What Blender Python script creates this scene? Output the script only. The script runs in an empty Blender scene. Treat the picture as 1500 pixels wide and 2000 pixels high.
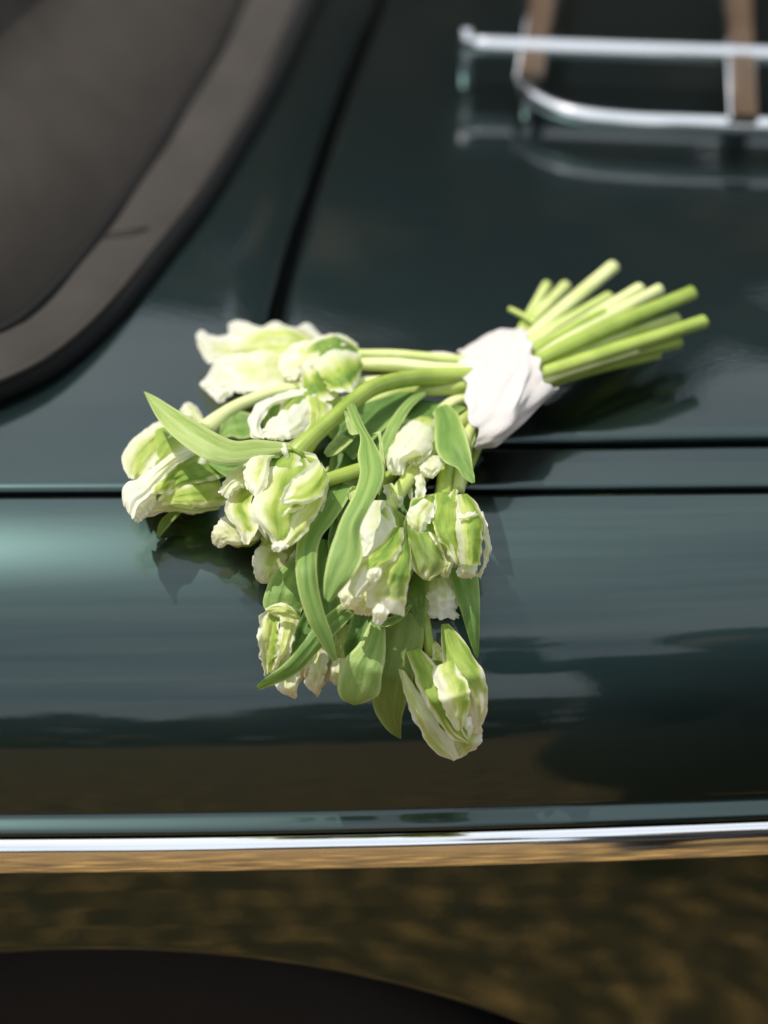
import bpy, bmesh, math, random
import numpy as np
from mathutils import Vector, noise
R = math.radians
random.seed(7)
SC = bpy.context.scene
COL = SC.collection

# ------------------------------------------------------------------ camera, sky, sun, exposure
PITCH, LENS, DIST, Z0 = R(35.0), 85.0, 1.23, 0.85
FWD = Vector((0, math.cos(PITCH), -math.sin(PITCH)))
UPV = Vector((0, math.sin(PITCH), math.cos(PITCH)))
KPX = 36.0/2000.0/LENS
def ray(px, row):                       # viewing direction through a point of the photograph (1500 x 2000)
    return FWD + Vector((1, 0, 0))*((px-750)*KPX) + UPV*((1000-row)*KPX)
CAM = Vector((0, 0, Z0)) - ray(750, 960)*DIST
cd = bpy.data.cameras.new('camera'); cam = bpy.data.objects.new('camera', cd); COL.objects.link(cam)
cam.location = CAM; cam.rotation_euler = (math.pi/2-PITCH, 0, 0)
cd.lens = LENS; cd.sensor_fit = 'VERTICAL'; cd.sensor_height = 36.0; cd.sensor_width = 27.0
cd.clip_start = 0.02; cd.clip_end = 2000
cd.dof.use_dof = True; cd.dof.focus_distance = 1.165; cd.dof.aperture_fstop = 3.1; cd.dof.aperture_blades = 0
SC.camera = cam

SUN_DIR = Vector((-0.36, 0.13, 0.91)).normalized()      # towards the sun
SUN_EL = math.asin(SUN_DIR.z); SUN_AZ = math.atan2(SUN_DIR.x, SUN_DIR.y)
w = bpy.data.worlds.new('World'); SC.world = w; w.use_nodes = True
nt = w.node_tree; bg = nt.nodes['Background']
sky = nt.nodes.new('ShaderNodeTexSky'); sky.sky_type = 'NISHITA'; sky.sun_disc = False
sky.sun_elevation = SUN_EL; sky.sun_rotation = SUN_AZ; sky.dust_density = 1.5; sky.ozone_density = 1.5
tc = nt.nodes.new('ShaderNodeTexCoord'); mp = nt.nodes.new('ShaderNodeMapping'); mp.inputs['Scale'].default_value = (1.6, 3.0, 2.6)
nz = nt.nodes.new('ShaderNodeTexNoise'); nz.inputs['Scale'].default_value = 1.7; nz.inputs['Detail'].default_value = 7; nz.inputs['Roughness'].default_value = .6
rp = nt.nodes.new('ShaderNodeValToRGB'); rp.color_ramp.elements[0].position = .36; rp.color_ramp.elements[1].position = .60
rp.color_ramp.elements[0].color = (.42, .42, .42, 1); rp.color_ramp.elements[1].color = (1, 1, 1, 1)
mx = nt.nodes.new('ShaderNodeMixRGB'); mx.inputs[2].default_value = (8.2, 8.7, 8.8, 1)
ml = nt.nodes.new('ShaderNodeMath'); ml.operation = 'MULTIPLY'; ml.inputs[1].default_value = .85
L = nt.links.new
L(tc.outputs['Generated'], mp.inputs[0]); L(mp.outputs[0], nz.inputs[0]); L(nz.outputs[0], rp.inputs[0]); L(rp.outputs[0], ml.inputs[0])
L(ml.outputs[0], mx.inputs[0]); L(sky.outputs[0], mx.inputs[1]); L(mx.outputs[0], bg.inputs[0])
bg.inputs[1].default_value = 0.13
sd = bpy.data.lights.new('sun', 'SUN'); sd.energy = 3.9; sd.angle = R(.5); sd.color = (1, .95, .87)
sun = bpy.data.objects.new('sun', sd); COL.objects.link(sun)
sun.rotation_euler = SUN_DIR.to_track_quat('Z', 'Y').to_euler(); sun.location = (-3, 4, 8)
SC.view_settings.view_transform = 'Standard'; SC.view_settings.look = 'None'
SC.view_settings.exposure = 0.3; SC.view_settings.gamma = 1
SC.cycles.use_denoising = True; SC.cycles.sample_clamp_direct = 3.5; SC.cycles.sample_clamp_indirect = 2.5; SC.cycles.max_bounces = 10; SC.cycles.transmission_bounces = 8; SC.cycles.caustics_reflective = False; SC.cycles.caustics_refractive = False

# ------------------------------------------------------------------ helpers
def link(name, me, mat=None, parent=None, smooth=True):
    o = bpy.data.objects.new(name, me); COL.objects.link(o)
    if mat: me.materials.append(mat)
    if parent: o.parent = parent
    if smooth:
        me.polygons.foreach_set('use_smooth', [True]*len(me.polygons))
    return o
def thing(name, label, cat, loc=(0, 0, 0), group=None):
    o = bpy.data.objects.new(name, None); COL.objects.link(o); o.location = loc; o.empty_display_size = .05
    o['label'] = label; o['category'] = cat
    if group: o['group'] = group
    return o
def grid_mesh(name, rows, uv=True, wrap=False):
    """rows: list of equally long lists of points -> a quad mesh, uv = (across, along)"""
    n, m = len(rows), len(rows[0])
    vs = [tuple(p) for r in rows for p in r]
    fs = []
    for i in range(n-1):
        for j in range(m-1 if not wrap else m):
            j2 = (j+1) % m
            fs.append((i*m+j, i*m+j2, (i+1)*m+j2, (i+1)*m+j))
    me = bpy.data.meshes.new(name); me.from_pydata(vs, [], fs)
    if uv:
        lay = me.uv_layers.new(name='UVMap')
        idx = np.empty(len(me.loops), dtype=np.int32); me.loops.foreach_get('vertex_index', idx)
        u = (idx % m)/max(1, m-1); v = (idx//m)/max(1, n-1)
        lay.data.foreach_set('uv', np.column_stack((u, v)).astype(np.float32).ravel())
    me.update(); return me
def catmull(pts, n):
    """n points along a Catmull-Rom curve through pts (tuples of any length)"""
    P = np.array(pts, float)
    if len(P) == 2:
        t = np.linspace(0, 1, n)[:, None]; return P[0]*(1-t)+P[1]*t
    P = np.vstack((2*P[0]-P[1], P, 2*P[-1]-P[-2])); k = len(P)-3
    out = []
    for t in np.linspace(0, k, n):
        i = min(int(t), k-1); f = t-i; a, b, c, d = P[i:i+4]
        out.append(.5*((2*b)+(c-a)*f+(2*a-5*b+4*c-d)*f*f+(-a+3*b-3*c+d)*f**3))
    return np.array(out)
def tube_rows(path, rad, seg=16, squash=1.0):
    """ring rows round a path; rad a number or a list"""
    P = [Vector(p) for p in path]; n = len(P)
    rs = rad if hasattr(rad, '__len__') else [rad]*n
    rows = []; t0 = (P[1]-P[0]).normalized()
    nrm = t0.orthogonal().normalized()
    for i in range(n):
        t = (P[min(i+1, n-1)]-P[max(i-1, 0)]).normalized()
        nrm = (nrm-t*nrm.dot(t)).normalized(); b = t.cross(nrm)
        rows.append([P[i]+(nrm*math.cos(a)+b*math.sin(a)*squash)*rs[i] for a in [2*math.pi*j/seg for j in range(seg)]])
    return rows
def tube(name, path, rad, mat, parent=None, seg=16, caps=True):
    rows = tube_rows(path, rad, seg)
    if caps:
        c0 = sum(rows[0], Vector())/seg; c1 = sum(rows[-1], Vector())/seg
        rows = [[c0]*seg, [c0+(p-c0)*.85 for p in rows[0]]] + rows + [[c1+(p-c1)*.85 for p in rows[-1]], [c1]*seg]
    me = grid_mesh(name, rows, wrap=True)
    return link(name, me, mat, parent)
def node_mat(name):
    m = bpy.data.materials.new(name); m.use_nodes = True
    return m, m.node_tree, m.node_tree.nodes['Principled BSDF']
def setp(b, **k):
    for a, v in k.items():
        b.inputs[a.replace('_', ' ')].default_value = v

# ------------------------------------------------------------------ materials of the car and the place
def mat_paint():
    m, t, b = node_mat('green_car_paint')
    setp(b, Base_Color=(.027, .049, .0475, 1), Metallic=1.0, Roughness=.33, IOR=1.5, Coat_Weight=1.0, Coat_Roughness=.015, Coat_IOR=1.52)
    tcx = t.nodes.new('ShaderNodeTexCoord'); mpx = t.nodes.new('ShaderNodeMapping'); mpx.inputs['Scale'].default_value = (6, 60, 60)
    n = t.nodes.new('ShaderNodeTexNoise'); n.inputs['Scale'].default_value = 3; n.inputs['Detail'].default_value = 5
    r = t.nodes.new('ShaderNodeMapRange'); r.inputs[3].default_value = .31; r.inputs[4].default_value = .37
    t.links.new(tcx.outputs['Object'], mpx.inputs[0]); t.links.new(mpx.outputs[0], n.inputs[0]); t.links.new(n.outputs[0], r.inputs[0]); t.links.new(r.outputs[0], b.inputs['Roughness'])
    # orange peel, very faint
    n2 = t.nodes.new('ShaderNodeTexNoise'); n2.inputs['Scale'].default_value = 240; n2.inputs['Detail'].default_value = 2
    bp = t.nodes.new('ShaderNodeBump'); bp.inputs['Strength'].default_value = .012; bp.inputs['Distance'].default_value = .001
    t.links.new(tcx.outputs['Object'], n2.inputs[0]); t.links.new(n2.outputs[0], bp.inputs['Height']); t.links.new(bp.outputs[0], b.inputs['Coat Normal'])
    return m
def mat_simple(name, col, rough=.5, metal=0.0, bump=None, var=0.0, spec=.5, **k):
    m, t, b = node_mat(name); setp(b, Base_Color=(*col, 1), Roughness=rough, Metallic=metal, **k)
    if not metal: b.inputs['Specular IOR Level'].default_value = spec
    tcx = t.nodes.new('ShaderNodeTexCoord')
    if var:
        n = t.nodes.new('ShaderNodeTexNoise'); n.inputs['Scale'].default_value = 28; n.inputs['Detail'].default_value = 6
        c = t.nodes.new('ShaderNodeMixRGB'); c.inputs[1].default_value = (*[x*(1-var) for x in col], 1); c.inputs[2].default_value = (*[min(1, x*(1+var)) for x in col], 1)
        t.links.new(tcx.outputs['Object'], n.inputs[0]); t.links.new(n.outputs[0], c.inputs[0]); t.links.new(c.outputs[0], b.inputs['Base Color'])
    if bump:
        n = t.nodes.new('ShaderNodeTexNoise'); n.inputs['Scale'].default_value = bump[0]; n.inputs['Detail'].default_value = 5
        bp = t.nodes.new('ShaderNodeBump'); bp.inputs['Strength'].default_value = bump[1]; bp.inputs['Distance'].default_value = .001
        t.links.new(tcx.outputs['Object'], n.inputs[0]); t.links.new(n.outputs[0], bp.inputs['Height']); t.links.new(bp.outputs[0], b.inputs['Normal'])
    return m
PAINT = mat_paint()
CHROME = mat_simple('chrome', (.86, .86, .87), .07, 1.0)
RUBBER = mat_simple('black_rubber', (.010, .010, .010), .7, spec=.12)
HOOD = mat_simple('brown_grey_hood_cloth', (.044, .038, .033), .85, spec=.1, bump=(900, .5), var=.25)
BIND = mat_simple('hood_binding_cloth', (.041, .036, .032), .8, spec=.15, bump=(700, .4), var=.3)
WOOD = mat_simple('varnished_wood', (.075, .047, .027), .4, var=.35, Coat_Weight=.5)

# ------------------------------------------------------------------ shape of the car body
# cross-section from the near seam (y = 0): slope angle a over arc length, in metres
def integrate(ctrl, step=.002, sign=-1):
    s1 = ctrl[-1][0]; n = int(round(s1/step)); y = z = 0.0; out = [(0.0, 0.0)]
    S = [c[0] for c in ctrl]; A = [c[1] for c in ctrl]
    for i in range(n):
        a = R(float(np.interp((i+.5)*s1/n, S, A))); d = s1/n
        y += sign*math.cos(a)*d; z += sign*math.sin(a)*d
        out.append((y, z))
    return out
FENDER_LEN = .1905
FENDER = integrate([(0, 10), (.015, 15), (.05, 30), (.08, 46), (.12, 65), (.15, 74), (FENDER_LEN, 80)])
DECK = integrate([(0, 9.5), (.03, 6), (.08, 3.5), (.2, 1.5), (.5, -1), (.9, -5), (1.2, -14), (1.45, -50), (1.6, -80), (2.0, -88)], .01, 1)
DY = np.array([p[0] for p in DECK]); DZ = np.array([p[1] for p in DECK])
FY = np.array([p[0] for p in FENDER][::-1]); FZ = np.array([p[1] for p in FENDER][::-1])
def plan(x, wgt):                        # the side draws in towards the tail
    t = (x+.2)/.4
    return wgt*(t*t if t > -1 else -2*t-1)
def deck_z(x, y): return float(np.interp(y-plan(x, .004), DY, DZ)) - .012*x*x
def fender_w(y): return .004 + .0096*min(1, max(0, -y/.12))
def fender_z(x, y):
    y0 = y
    for _ in range(3): y0 = y-plan(x, fender_w(y0))
    return float(np.interp(y0, FY, FZ)) - .012*x*x
def body_z(x, y):
    return Z0 + (deck_z(x, y) if y >= plan(x, .004) else fender_z(x, y))
def at(px, row, h=0.0):
    """the point h metres towards the camera from where the sight line meets the body"""
    d = ray(px, row); t = .8; dt = .004; prev = None
    yend = FY[0]
    while t < 3.0:
        p = CAM+d*t
        if p.y > yend-.002:
            g = p.z-body_z(p.x, p.y)
            if g < 0:
                lo, hi = t-dt, t
                for _ in range(18):
                    mid = (lo+hi)/2; q = CAM+d*mid
                    if q.z-body_z(q.x, q.y) < 0: hi = mid
                    else: lo = mid
                t = hi; break
        t += dt
    return CAM+d*(t-h/d.length)
def project(p):
    v = Vector(p)-CAM; d = v.dot(FWD)
    return 750+v.x/d/KPX, 1000-v.dot(UPV)/d/KPX
# ------------------------------------------------------------------ the car
car = thing('vintage_car', 'dark green vintage convertible car with brown cloth hood and chrome side moulding', 'car', (-.2, .7, 0))
def carpart(name, rows, mat, parent=car, **k):
    o = link(name, grid_mesh(name, rows, **k), mat); put(o, parent); return o
def put(o, parent):                      # parent while keeping the world place
    o.parent = parent
    inv = Vector(parent.location) if parent.parent is None else Vector(parent.location)
    if parent.type == 'EMPTY': o.matrix_parent_inverse = o.matrix_parent_inverse.__class__.Translation(-inv)
XS = list(np.linspace(-1.5, -.4, 14)) + list(np.linspace(-.36, .4, 64)) + list(np.linspace(.45, 1.1, 10))
GAP = .0024
def prof(pts, wgt):                      # a cross-section drawn along the car
    return [[(x, y+plan(x, wgt(y)), Z0+z-.012*x*x) for (y, z) in pts] for x in XS]
END = FENDER[int(.175/.002)]
fen = [(y, z) for (y, z) in FENDER if y >= END[0]]
fen = [(-GAP, -.012), (-GAP, -.004), (-GAP-.0003, -.0016), (-GAP-.0012, -.0006)] + [p for p in fen if p[0] < -.0045]
def walk(p, steps):
    y, z = p; out = []
    for a, d in steps:
        y -= math.cos(R(a))*d; z -= math.sin(R(a))*d; out.append((y, z))
    return out
ledge = walk(fen[-1], [(74, .0008), (60, .0008), (42, .0008), (32, .0008), (27, .0008), (25, .0018), (26, .0018), (29, .0012), (34, .0007), (48, .0007), (66, .001), (82, .0012)])
carpart('fender', prof(fen+ledge, fender_w), PAINT)
wall = ledge[-1]
def panel_at(x):
    f = float(np.interp(x, [-.3, -.10, .07, .30], [1, 1, .70, .4]))
    return [(wall[0]+.0015, wall[1]-.0005)] + [(y+.001, z) for y, z in walk(wall, [(86, .006)]*2 + [(84+(float(np.interp(i*.012, [0, .03, .07, .12, .5], PA))-84)*f, .012) for i in range(48)])]
PA = [84, 87, 92, 96, 103]
# the rear wheel arch is cut into the lower edge of the side panel
ARC_X, ARC_R = -.150, .44
def panel_point(x, z):                   # y of the panel at height z
    pts = panel_at(x); zz = [Z0+p[1]-.012*x*x for p in pts]; yy = [p[0] for p in pts]
    y = float(np.interp(-z, [-q for q in zz], yy)); return y+plan(x, fender_w(y))
def find_z(px, row):
    x0 = ARC_X; lo, hi = .3, .75
    for _ in range(40):
        m = (lo+hi)/2
        if project((x0, panel_point(x0, m), m))[1] < row: hi = m
        else: lo = m
    return lo
ARC_Z = find_z(200, 1852)
def arch_z(x):
    d = x-ARC_X
    return ARC_Z-(ARC_R-math.sqrt(max(0, ARC_R*ARC_R-d*d))) if abs(d) < ARC_R else .14
XP = sorted(set([round(x, 4) for x in XS] + [round(ARC_X+ARC_R*math.sin(t), 4) for t in np.linspace(-1.57, 1.57, 61)]))
rows, well = [], []
for x in XP:
    zb = max(.14, arch_z(x)); zt = Z0+wall[1]-.0005-.012*x*x; rw = []
    for q in np.linspace(0, 1, 46):
        z = zt+(zb-zt)*q; rw.append((x, panel_point(x, z), z))
    y0 = rw[-1][1]
    rw += [(x, y0+.0012, zb-.0022), (x, y0+.004, zb-.0034), (x, y0+.016, zb-.003), (x, y0+.018, zb+.002)]
    rows.append(rw)
    if abs(x-ARC_X) < ARC_R*.995: well.append([(x, y0+.014+d, max(.14, zb)+.002+.03*min(1, d*8)*(1 if zb > .15 else 0)+.006*noise.noise(Vector((x*30, d*30, 1)))*min(1, d*20)) for d in (0, .02, .05, .09, .14, .20, .27)])
carpart('side_panel', rows, PAINT)
carpart('wheel_well', well, mat_simple('dark_underseal', (.005, .005, .005), .9, bump=(140, 1.0), var=.6, spec=.2))
wy = panel_point(ARC_X, ARC_Z-.1)+.045
def wheel_ring(name, prof_, mat):
    rows_ = [[(ARC_X+r*math.sin(t), wy+y, .305+r*math.cos(t)) for t in [2*math.pi*j/72 for j in range(72)]] for y, r in prof_]
    return carpart(name, rows_, mat, wrap=True)
wheel_ring('tyre', [(.03, .185), (.006, .195), (-.004, .225), (-.004, .255), (.004, .285), (.014, .298), (.03, .302), (.10, .302), (.118, .298), (.128, .285), (.136, .24), (.13, .19)], mat_simple('tyre_rubber', (.008, .007, .007), .8, bump=(90, .6), var=.4, spec=.25))
wheel_ring('wheel_rim', [(.03, .186), (.022, .178), (.034, .165), (.05, .12), (.04, .06), (.03, .02), (.03, .0)], CHROME)
m0 = (wall[0]+.0005, wall[1]-.0012)
mould = [m0] + walk(m0, [(8, .0022), (20, .0014), (38, .0015), (55, .0016), (66, .0016), (76, .0014), (82, .0026), (85, .0026), (88, .0026), (93, .002), (100, .0016), (120, .0012), (145, .0012), (170, .002), (180, .004)])
carpart('chrome_moulding', prof(mould, fender_w), CHROME)

# deck and boot lid, parted by the boot seam
SEAM = [(800, -180), (740, 0), (700, 98), (660, 205), (590, 412), (552, 540), (532, 622)]
seam = [at(*p) for p in SEAM]
seam = [(seam[0].x+.06, 1.05, 0), (seam[0].x+.03, .85, 0)] + [tuple(p) for p in seam]
seam += [tuple(at(*p)) for p in [(527, 680), (548, 745), (600, 805), (680, 845), (780, 862), (930, 867), (1200, 865), (1500, 861)]]
seam += [(.45, seam[-1][1]+.004, 0), (.8, seam[-1][1]+.013, 0), (1.1, seam[-1][1]+.022, 0)]
B = catmull([(p[0], p[1]) for p in seam], 260)
T = np.gradient(B, axis=0); T /= np.linalg.norm(T, axis=1)[:, None]
NIN = np.column_stack((-T[:, 1], T[:, 0]))                # into the lid: left of travel
g = np.where(np.arange(260) < 150, .0042, .0050)[:, None]
def lift(x, y, dz=0.0): return (x, y, body_z(x, y)+dz)
LIP = [(0, -.024), (0, -.0055), (.0004, -.0032), (.0013, -.0015), (.0028, -.0004), (.005, 0)]
tgt = np.array([.9, 1.35]); far = 1.4
rows = []
for off, dz in LIP:
    rows.append([lift(*(B[i]+NIN[i]*(g[i]+off)), dz) for i in range(260)])
base = B+NIN*(g+.005)
for q in np.concatenate((np.linspace(.004, .06, 14), np.linspace(.08, .6, 34))):
    rows.append([lift(*(base[i]*(1-q)+tgt*q)) for i in range(260)])
carpart('boot_lid', rows, PAINT)
rows = []
for off, dz in [(0, -.024), (0, -.004), (.0003, -.002), (.001, -.0008), (.002, -.0002), (.003, 0)]:
    rows.append([lift(*(B[i]-NIN[i]*(g[i]*.6+off)), dz) for i in range(260)])
base = B-NIN*(g*.6+.003)
cidx = 118
outer = []
for i in range(260):
    if i < 100: outer.append((-.9, 1.05-(1.05-.25)*i/100))
    elif i < 130: f = (i-100)/30; outer.append((-.9+.3*f, .25*(1-f)+GAP*f+plan(-.6, .004)*f))
    else:
        x = -.6+(i-130)/129*(1.1+.6); outer.append((x, plan(x, .004)+GAP))
# near edge keeps to the seam of the fender: columns spread evenly along it
outer = np.array(outer)
def inn(i, d):
    p = outer[i].copy()
    if i >= 130: p[1] += d
    return p
for q in np.linspace(.03, 1, 40):
    rows.append([lift(*(base[i]*(1-q)+inn(i, .004)*q)) for i in range(260)])
for d, dz in [(.002, -.0002), (.0008, -.0009), (.0002, -.002), (0, -.004), (0, -.012)]:
    rows.append([lift(*inn(i, d), dz) for i in range(260)])
carpart('rear_deck', rows, PAINT)
# the far half of the body, and the dark channel under the seams
rows = []
for x in XS:
    rows.append([(x, y, Z0+z-.012*x*x-.002) for y, z in DECK[::3] if y > .85])
carpart('far_body_side', rows, PAINT)
rows = []
for i in range(260):
    rows.append([(B[i][0]+NIN[i][0]*d, B[i][1]+NIN[i][1]*d, body_z(*B[i])-.020-abs(d)*.08) for d in (-.012, 0, .012)])
carpart('boot_seal', rows, RUBBER)
carpart('fender_beading', [[(x, plan(x, .004)+d, Z0-.012*x*x+dz) for d, dz in ((-.008, -.0095), (-.002, -.0065), (0, -.006), (.002, -.0065), (.01, -.0095))] for x in XS], mat_simple('brown_black_beading', (.014, .011, .009), .8, spec=.1))

# cloth hood, its bound edge and the rubber under it
N = 90
OUT = catmull([(-420, 900), (-160, 800), (0, 742), (100, 690), (200, 602), (300, 482), (380, 380), (450, 270), (520, 150), (590, 0), (640, -120), (700, -280)], N)
INN = catmull([(-420, 790), (-160, 700), (0, 645), (60, 605), (130, 535), (205, 440), (280, 335), (350, 225), (420, 110), (474, 0), (520, -110), (575, -280)], N)
# even both curves out by length
def even(c, n):
    d = np.concatenate(([0], np.cumsum(np.linalg.norm(np.diff(c, axis=0), axis=1)))); t = np.linspace(0, d[-1], n)
    return np.column_stack([np.interp(t, d, c[:, k]) for k in range(2)])
OUT, INN = even(OUT, N), even(INN, N)
po = [at(*p, .024) for p in OUT]; pi = [at(*p, .042) for p in INN]; pb = [at(*p, .006) for p in OUT]
UPH = Vector((-.62, .10, .78)).normalized()
rows = []
rows.append([(pb[i]+(pi[i]-po[i])*.5) for i in range(N)])
rows.append([(pb[i]+(pi[i]-po[i])*.06) for i in range(N)])
rows.append([po[i]*.6+pb[i]*.4 for i in range(N)])
for q in (0, .06, .2, .4, .6, .8, .93, 1.0):
    rows.append([po[i].lerp(pi[i], q)+Vector((.25, -.55, .8))*(.0016*math.sin(math.pi*min(1, q*1.02))**.6+.0008*math.sin(i*.55)*q) for i in range(N)])
for q in (.3, 1):
    rows.append([pi[i]+UPH*.002*q-Vector((.25, -.55, .8))*.003*q for i in range(N)])
carpart('hood_binding', rows, BIND)
rows = []
for k in range(46):
    q = k/45*.62
    rw = []
    for i in range(N):
        p = pi[i]+UPH*(q-.006)-Vector((.25, -.55, .8))*.0035
        n_ = noise.noise(Vector((i*.03, q*7, 1.3)))*.016 + .017*math.sin(q*24+i*.022+.6)
        rw.append(p+Vector((.45, -.5, .74))*n_*min(1, q*9))
    rows.append(rw)
carpart('hood', rows, HOOD)
t_ = tube('hood_seal', [at(px+9, row+7, .008) for px, row in OUT[::2]], .0085, RUBBER); put(t_, car)
t_ = tube('hood_piping', [pi[i]+Vector((.25, -.55, .8))*.0005 for i in range(0, N, 2)], .0030, RUBBER, seg=8); put(t_, car)
t_ = tube('hood_bead', [po[i]+Vector((.25, -.55, .8))*.0004 for i in range(0, N, 2)], .0018, BIND, seg=8); put(t_, car)
# the sewn joint across the binding, and a small stud on the body
j0, j1 = at(196, 462, .043), at(305, 446, .026)
t_ = tube('binding_joint', [j0.lerp(j1, q)+Vector((.25, -.55, .8))*(.0035*math.sin(math.pi*q)) for q in np.linspace(.05, .97, 9)], .0008, BIND, seg=8); put(t_, car)
def lathe(name, pts, mat, seg=20):
    return link(name, grid_mesh(name, [[(r*math.cos(a), r*math.sin(a), z) for a in [2*math.pi*j/seg for j in range(seg)]] for r, z in pts], wrap=True), mat)
st = lathe('hood_stud', [(0, .006), (.003, .0056), (.0045, .004), (.0042, .002), (.003, .001), (.003, -.001)], CHROME)
st.location = at(417, 360, .001); put(st, car)

# ------------------------------------------------------------------ luggage rack on the boot lid
def above(px, row, z):
    lo, hi = 0.0, .5
    for _ in range(26):
        m = (lo+hi)/2; p = at0(px, row)-ray(px, row)*(m/ray(px, row).length)
        if p.z-body_z(p.x, p.y) < z: lo = m
        else: hi = m
    return p
_c = {}
def at0(px, row):
    k = (px, row)
    if k not in _c: _c[k] = at(px, row)
    return _c[k]
foot = at(1250, 330)
rack = thing('luggage_rack', 'chrome luggage rack with wooden slats standing on the green boot lid', 'luggage rack', (foot.x, foot.y+.08, foot.z))
def rp_(o): put(o, rack); return o
fr = [above(*p) for p in [(1092, -190, .026), (1078, -90, .024), (1062, 0, .023), (1043, 75, .021), (1026, 120, .020), (1020, 150, .019), (1030, 178, .018), (1056, 200, .018), (1100, 217, .018), (1160, 229, .018), (1250, 237, .018), (1380, 242, .018), (1500, 246, .018), (1750, 256, .018)]]
rp_(tube('front_rail', catmull(fr, 70), .0056, CHROME))
br = [above(902, 86, .029), above(1250, 99, .029), above(1500, 108, .029), above(1750, 117, .029)]
rp_(tube('back_rail', catmull(br, 20), .0060, CHROME))
for px, row, z in ((910, 87, .029), (1030, 178, .018)):
    p = above(px, row, z); b_ = Vector((p.x, p.y, body_z(p.x, p.y)))
    top = p+Vector((0, 0, .012 if px == 910 else 0))
    rp_(tube('post', [b_, b_.lerp(top, .5), top], .0030 if px != 910 else .0036, CHROME, seg=12))
def slat(a, b, wid, th):
    a, b = Vector(a), Vector(b); d = (b-a).normalized(); s = d.cross(Vector((0, 0, 1))).normalized(); u = s.cross(d)
    e = .0012
    sec = [(-wid/2, -th/2+e), (-wid/2, th/2-e), (-wid/2+e, th/2), (wid/2-e, th/2), (wid/2, th/2-e), (wid/2, -th/2+e), (wid/2-e, -th/2), (-wid/2+e, -th/2)]
    rows = [[a]*8] + [[p+s*x+u*z for x, z in sec] for p in [a+(b-a)*q for q in np.linspace(0, 1, 8)]] + [[b]*8]
    return link('slat', grid_mesh('slat', rows, wrap=True), WOOD, smooth=False)
for a, b in (((1037, 150, .026), (1080, -110, .036)), ((1456, 232, .027), (1440, -110, .037)), ((1880, 236, .027), (1830, -110, .037))):
    A_, B_ = above(*a), above(*b)
    rp_(slat(A_, B_, .0155, .006))
    off = Vector((-.0092, 0, -.001))
    rp_(tube('slat_edging', [A_+off, (A_+B_)/2+off, B_+off], .0013, CHROME, seg=10))

# ------------------------------------------------------------------ the place the paint reflects
def mat_ground():
    m, t, b = node_mat('brown_gravel'); setp(b, Roughness=.95)
    tcx = t.nodes.new('ShaderNodeTexCoord')
    v = t.nodes.new('ShaderNodeTexVoronoi'); v.inputs['Scale'].default_value = 26
    mpg = t.nodes.new('ShaderNodeMapping'); mpg.inputs['Scale'].default_value = (1.0, .42, 1)
    n = t.nodes.new('ShaderNodeTexNoise'); n.inputs['Scale'].default_value = 24; n.inputs['Detail'].default_value = 8; n.inputs['Roughness'].default_value = .7
    r = t.nodes.new('ShaderNodeValToRGB'); e = r.color_ramp.elements
    e[0].position = .45; e[0].color = (.050, .029, .010, 1); e[1].position = .60; e[1].color = (.60, .35, .10, 1)
    x = e.new(.52); x.color = (.20, .115, .034, 1)
    mxx = t.nodes.new('ShaderNodeMixRGB'); mxx.blend_type = 'MULTIPLY'; mxx.inputs[0].default_value = .45
    t.links.new(tcx.outputs['Object'], v.inputs['Vector']); t.links.new(tcx.outputs['Object'], mpg.inputs[0]); t.links.new(mpg.outputs[0], n.inputs['Vector'])
    t.links.new(n.outputs[0], r.inputs[0]); t.links.new(r.outputs[0], mxx.inputs[1]); t.links.new(v.outputs['Distance'], mxx.inputs[2]); t.links.new(mxx.outputs[0], b.inputs['Base Color'])
    bp = t.nodes.new('ShaderNodeBump'); bp.inputs['Strength'].default_value = .8; bp.inputs['Distance'].default_value = .02
    t.links.new(v.outputs[0], bp.inputs['Height']); t.links.new(bp.outputs[0], b.inputs['Normal'])
    return m
gr = []
gs = [-600, -150, -40, -12, -6, -3, -1.5, 0, 1.5, 3, 6, 12, 40, 150, 600]
gr = [[(x, y, 0) for x in gs] for y in gs]
ground = link('ground', grid_mesh('ground', gr), mat_ground()); ground['kind'] = 'structure'; ground['label'] = 'brown gravel ground the car is parked on'
def leaf_mass(name, fn, n, size, mat, seed):
    rnd = random.Random(seed); vs, fs = [], []
    for i in range(n):
        c = Vector(fn(rnd)); s = size*rnd.uniform(.6, 1.4)
        a = Vector((rnd.gauss(0, 1), rnd.gauss(0, 1), rnd.gauss(0, 1))).normalized(); b = a.orthogonal().normalized(); e = a.cross(b)
        k = len(vs); vs += [c-b*s, c+e*s*.5, c+b*s, c-e*s*.5]; fs.append((k, k+1, k+2, k+3))
    me = bpy.data.meshes.new(name); me.from_pydata(vs, [], fs); me.update()
    return link(name, me, mat, smooth=False)
FOL = mat_simple('brown_green_foliage', (.11, .074, .040), .9, spec=.1, var=.5)
def far_wood(r):
    x = r.uniform(-22, 22); y = 10.5+r.gauss(0, 1.1)
    top = 7.6+.9*math.sin(x*.9+.4)+.5*math.sin(x*2.3) - (.28*x if x > 1 else 0)*.4
    return (x, y, top*(1-abs(r.gauss(0, .33))) if r.random() < .55 else r.uniform(0, top))
o = leaf_mass('woodland', far_wood, 9000, .55, FOL, 3); o['kind'] = 'stuff'; o['label'] = 'brown leafy wood beyond the car'
def back_wood(r):
    x = r.uniform(-40, 40); y = -26+r.gauss(0, 1.5); top = 5.2+1.2*math.sin(x*.5)+.7*math.sin(x*1.7+1)
    return (x, y, r.uniform(0, 1)**.8*top)
o = leaf_mass('woodland', back_wood, 6000, .7, FOL, 4); o['kind'] = 'stuff'; o['label'] = 'wood behind the photographer mirrored in the fender'
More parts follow.
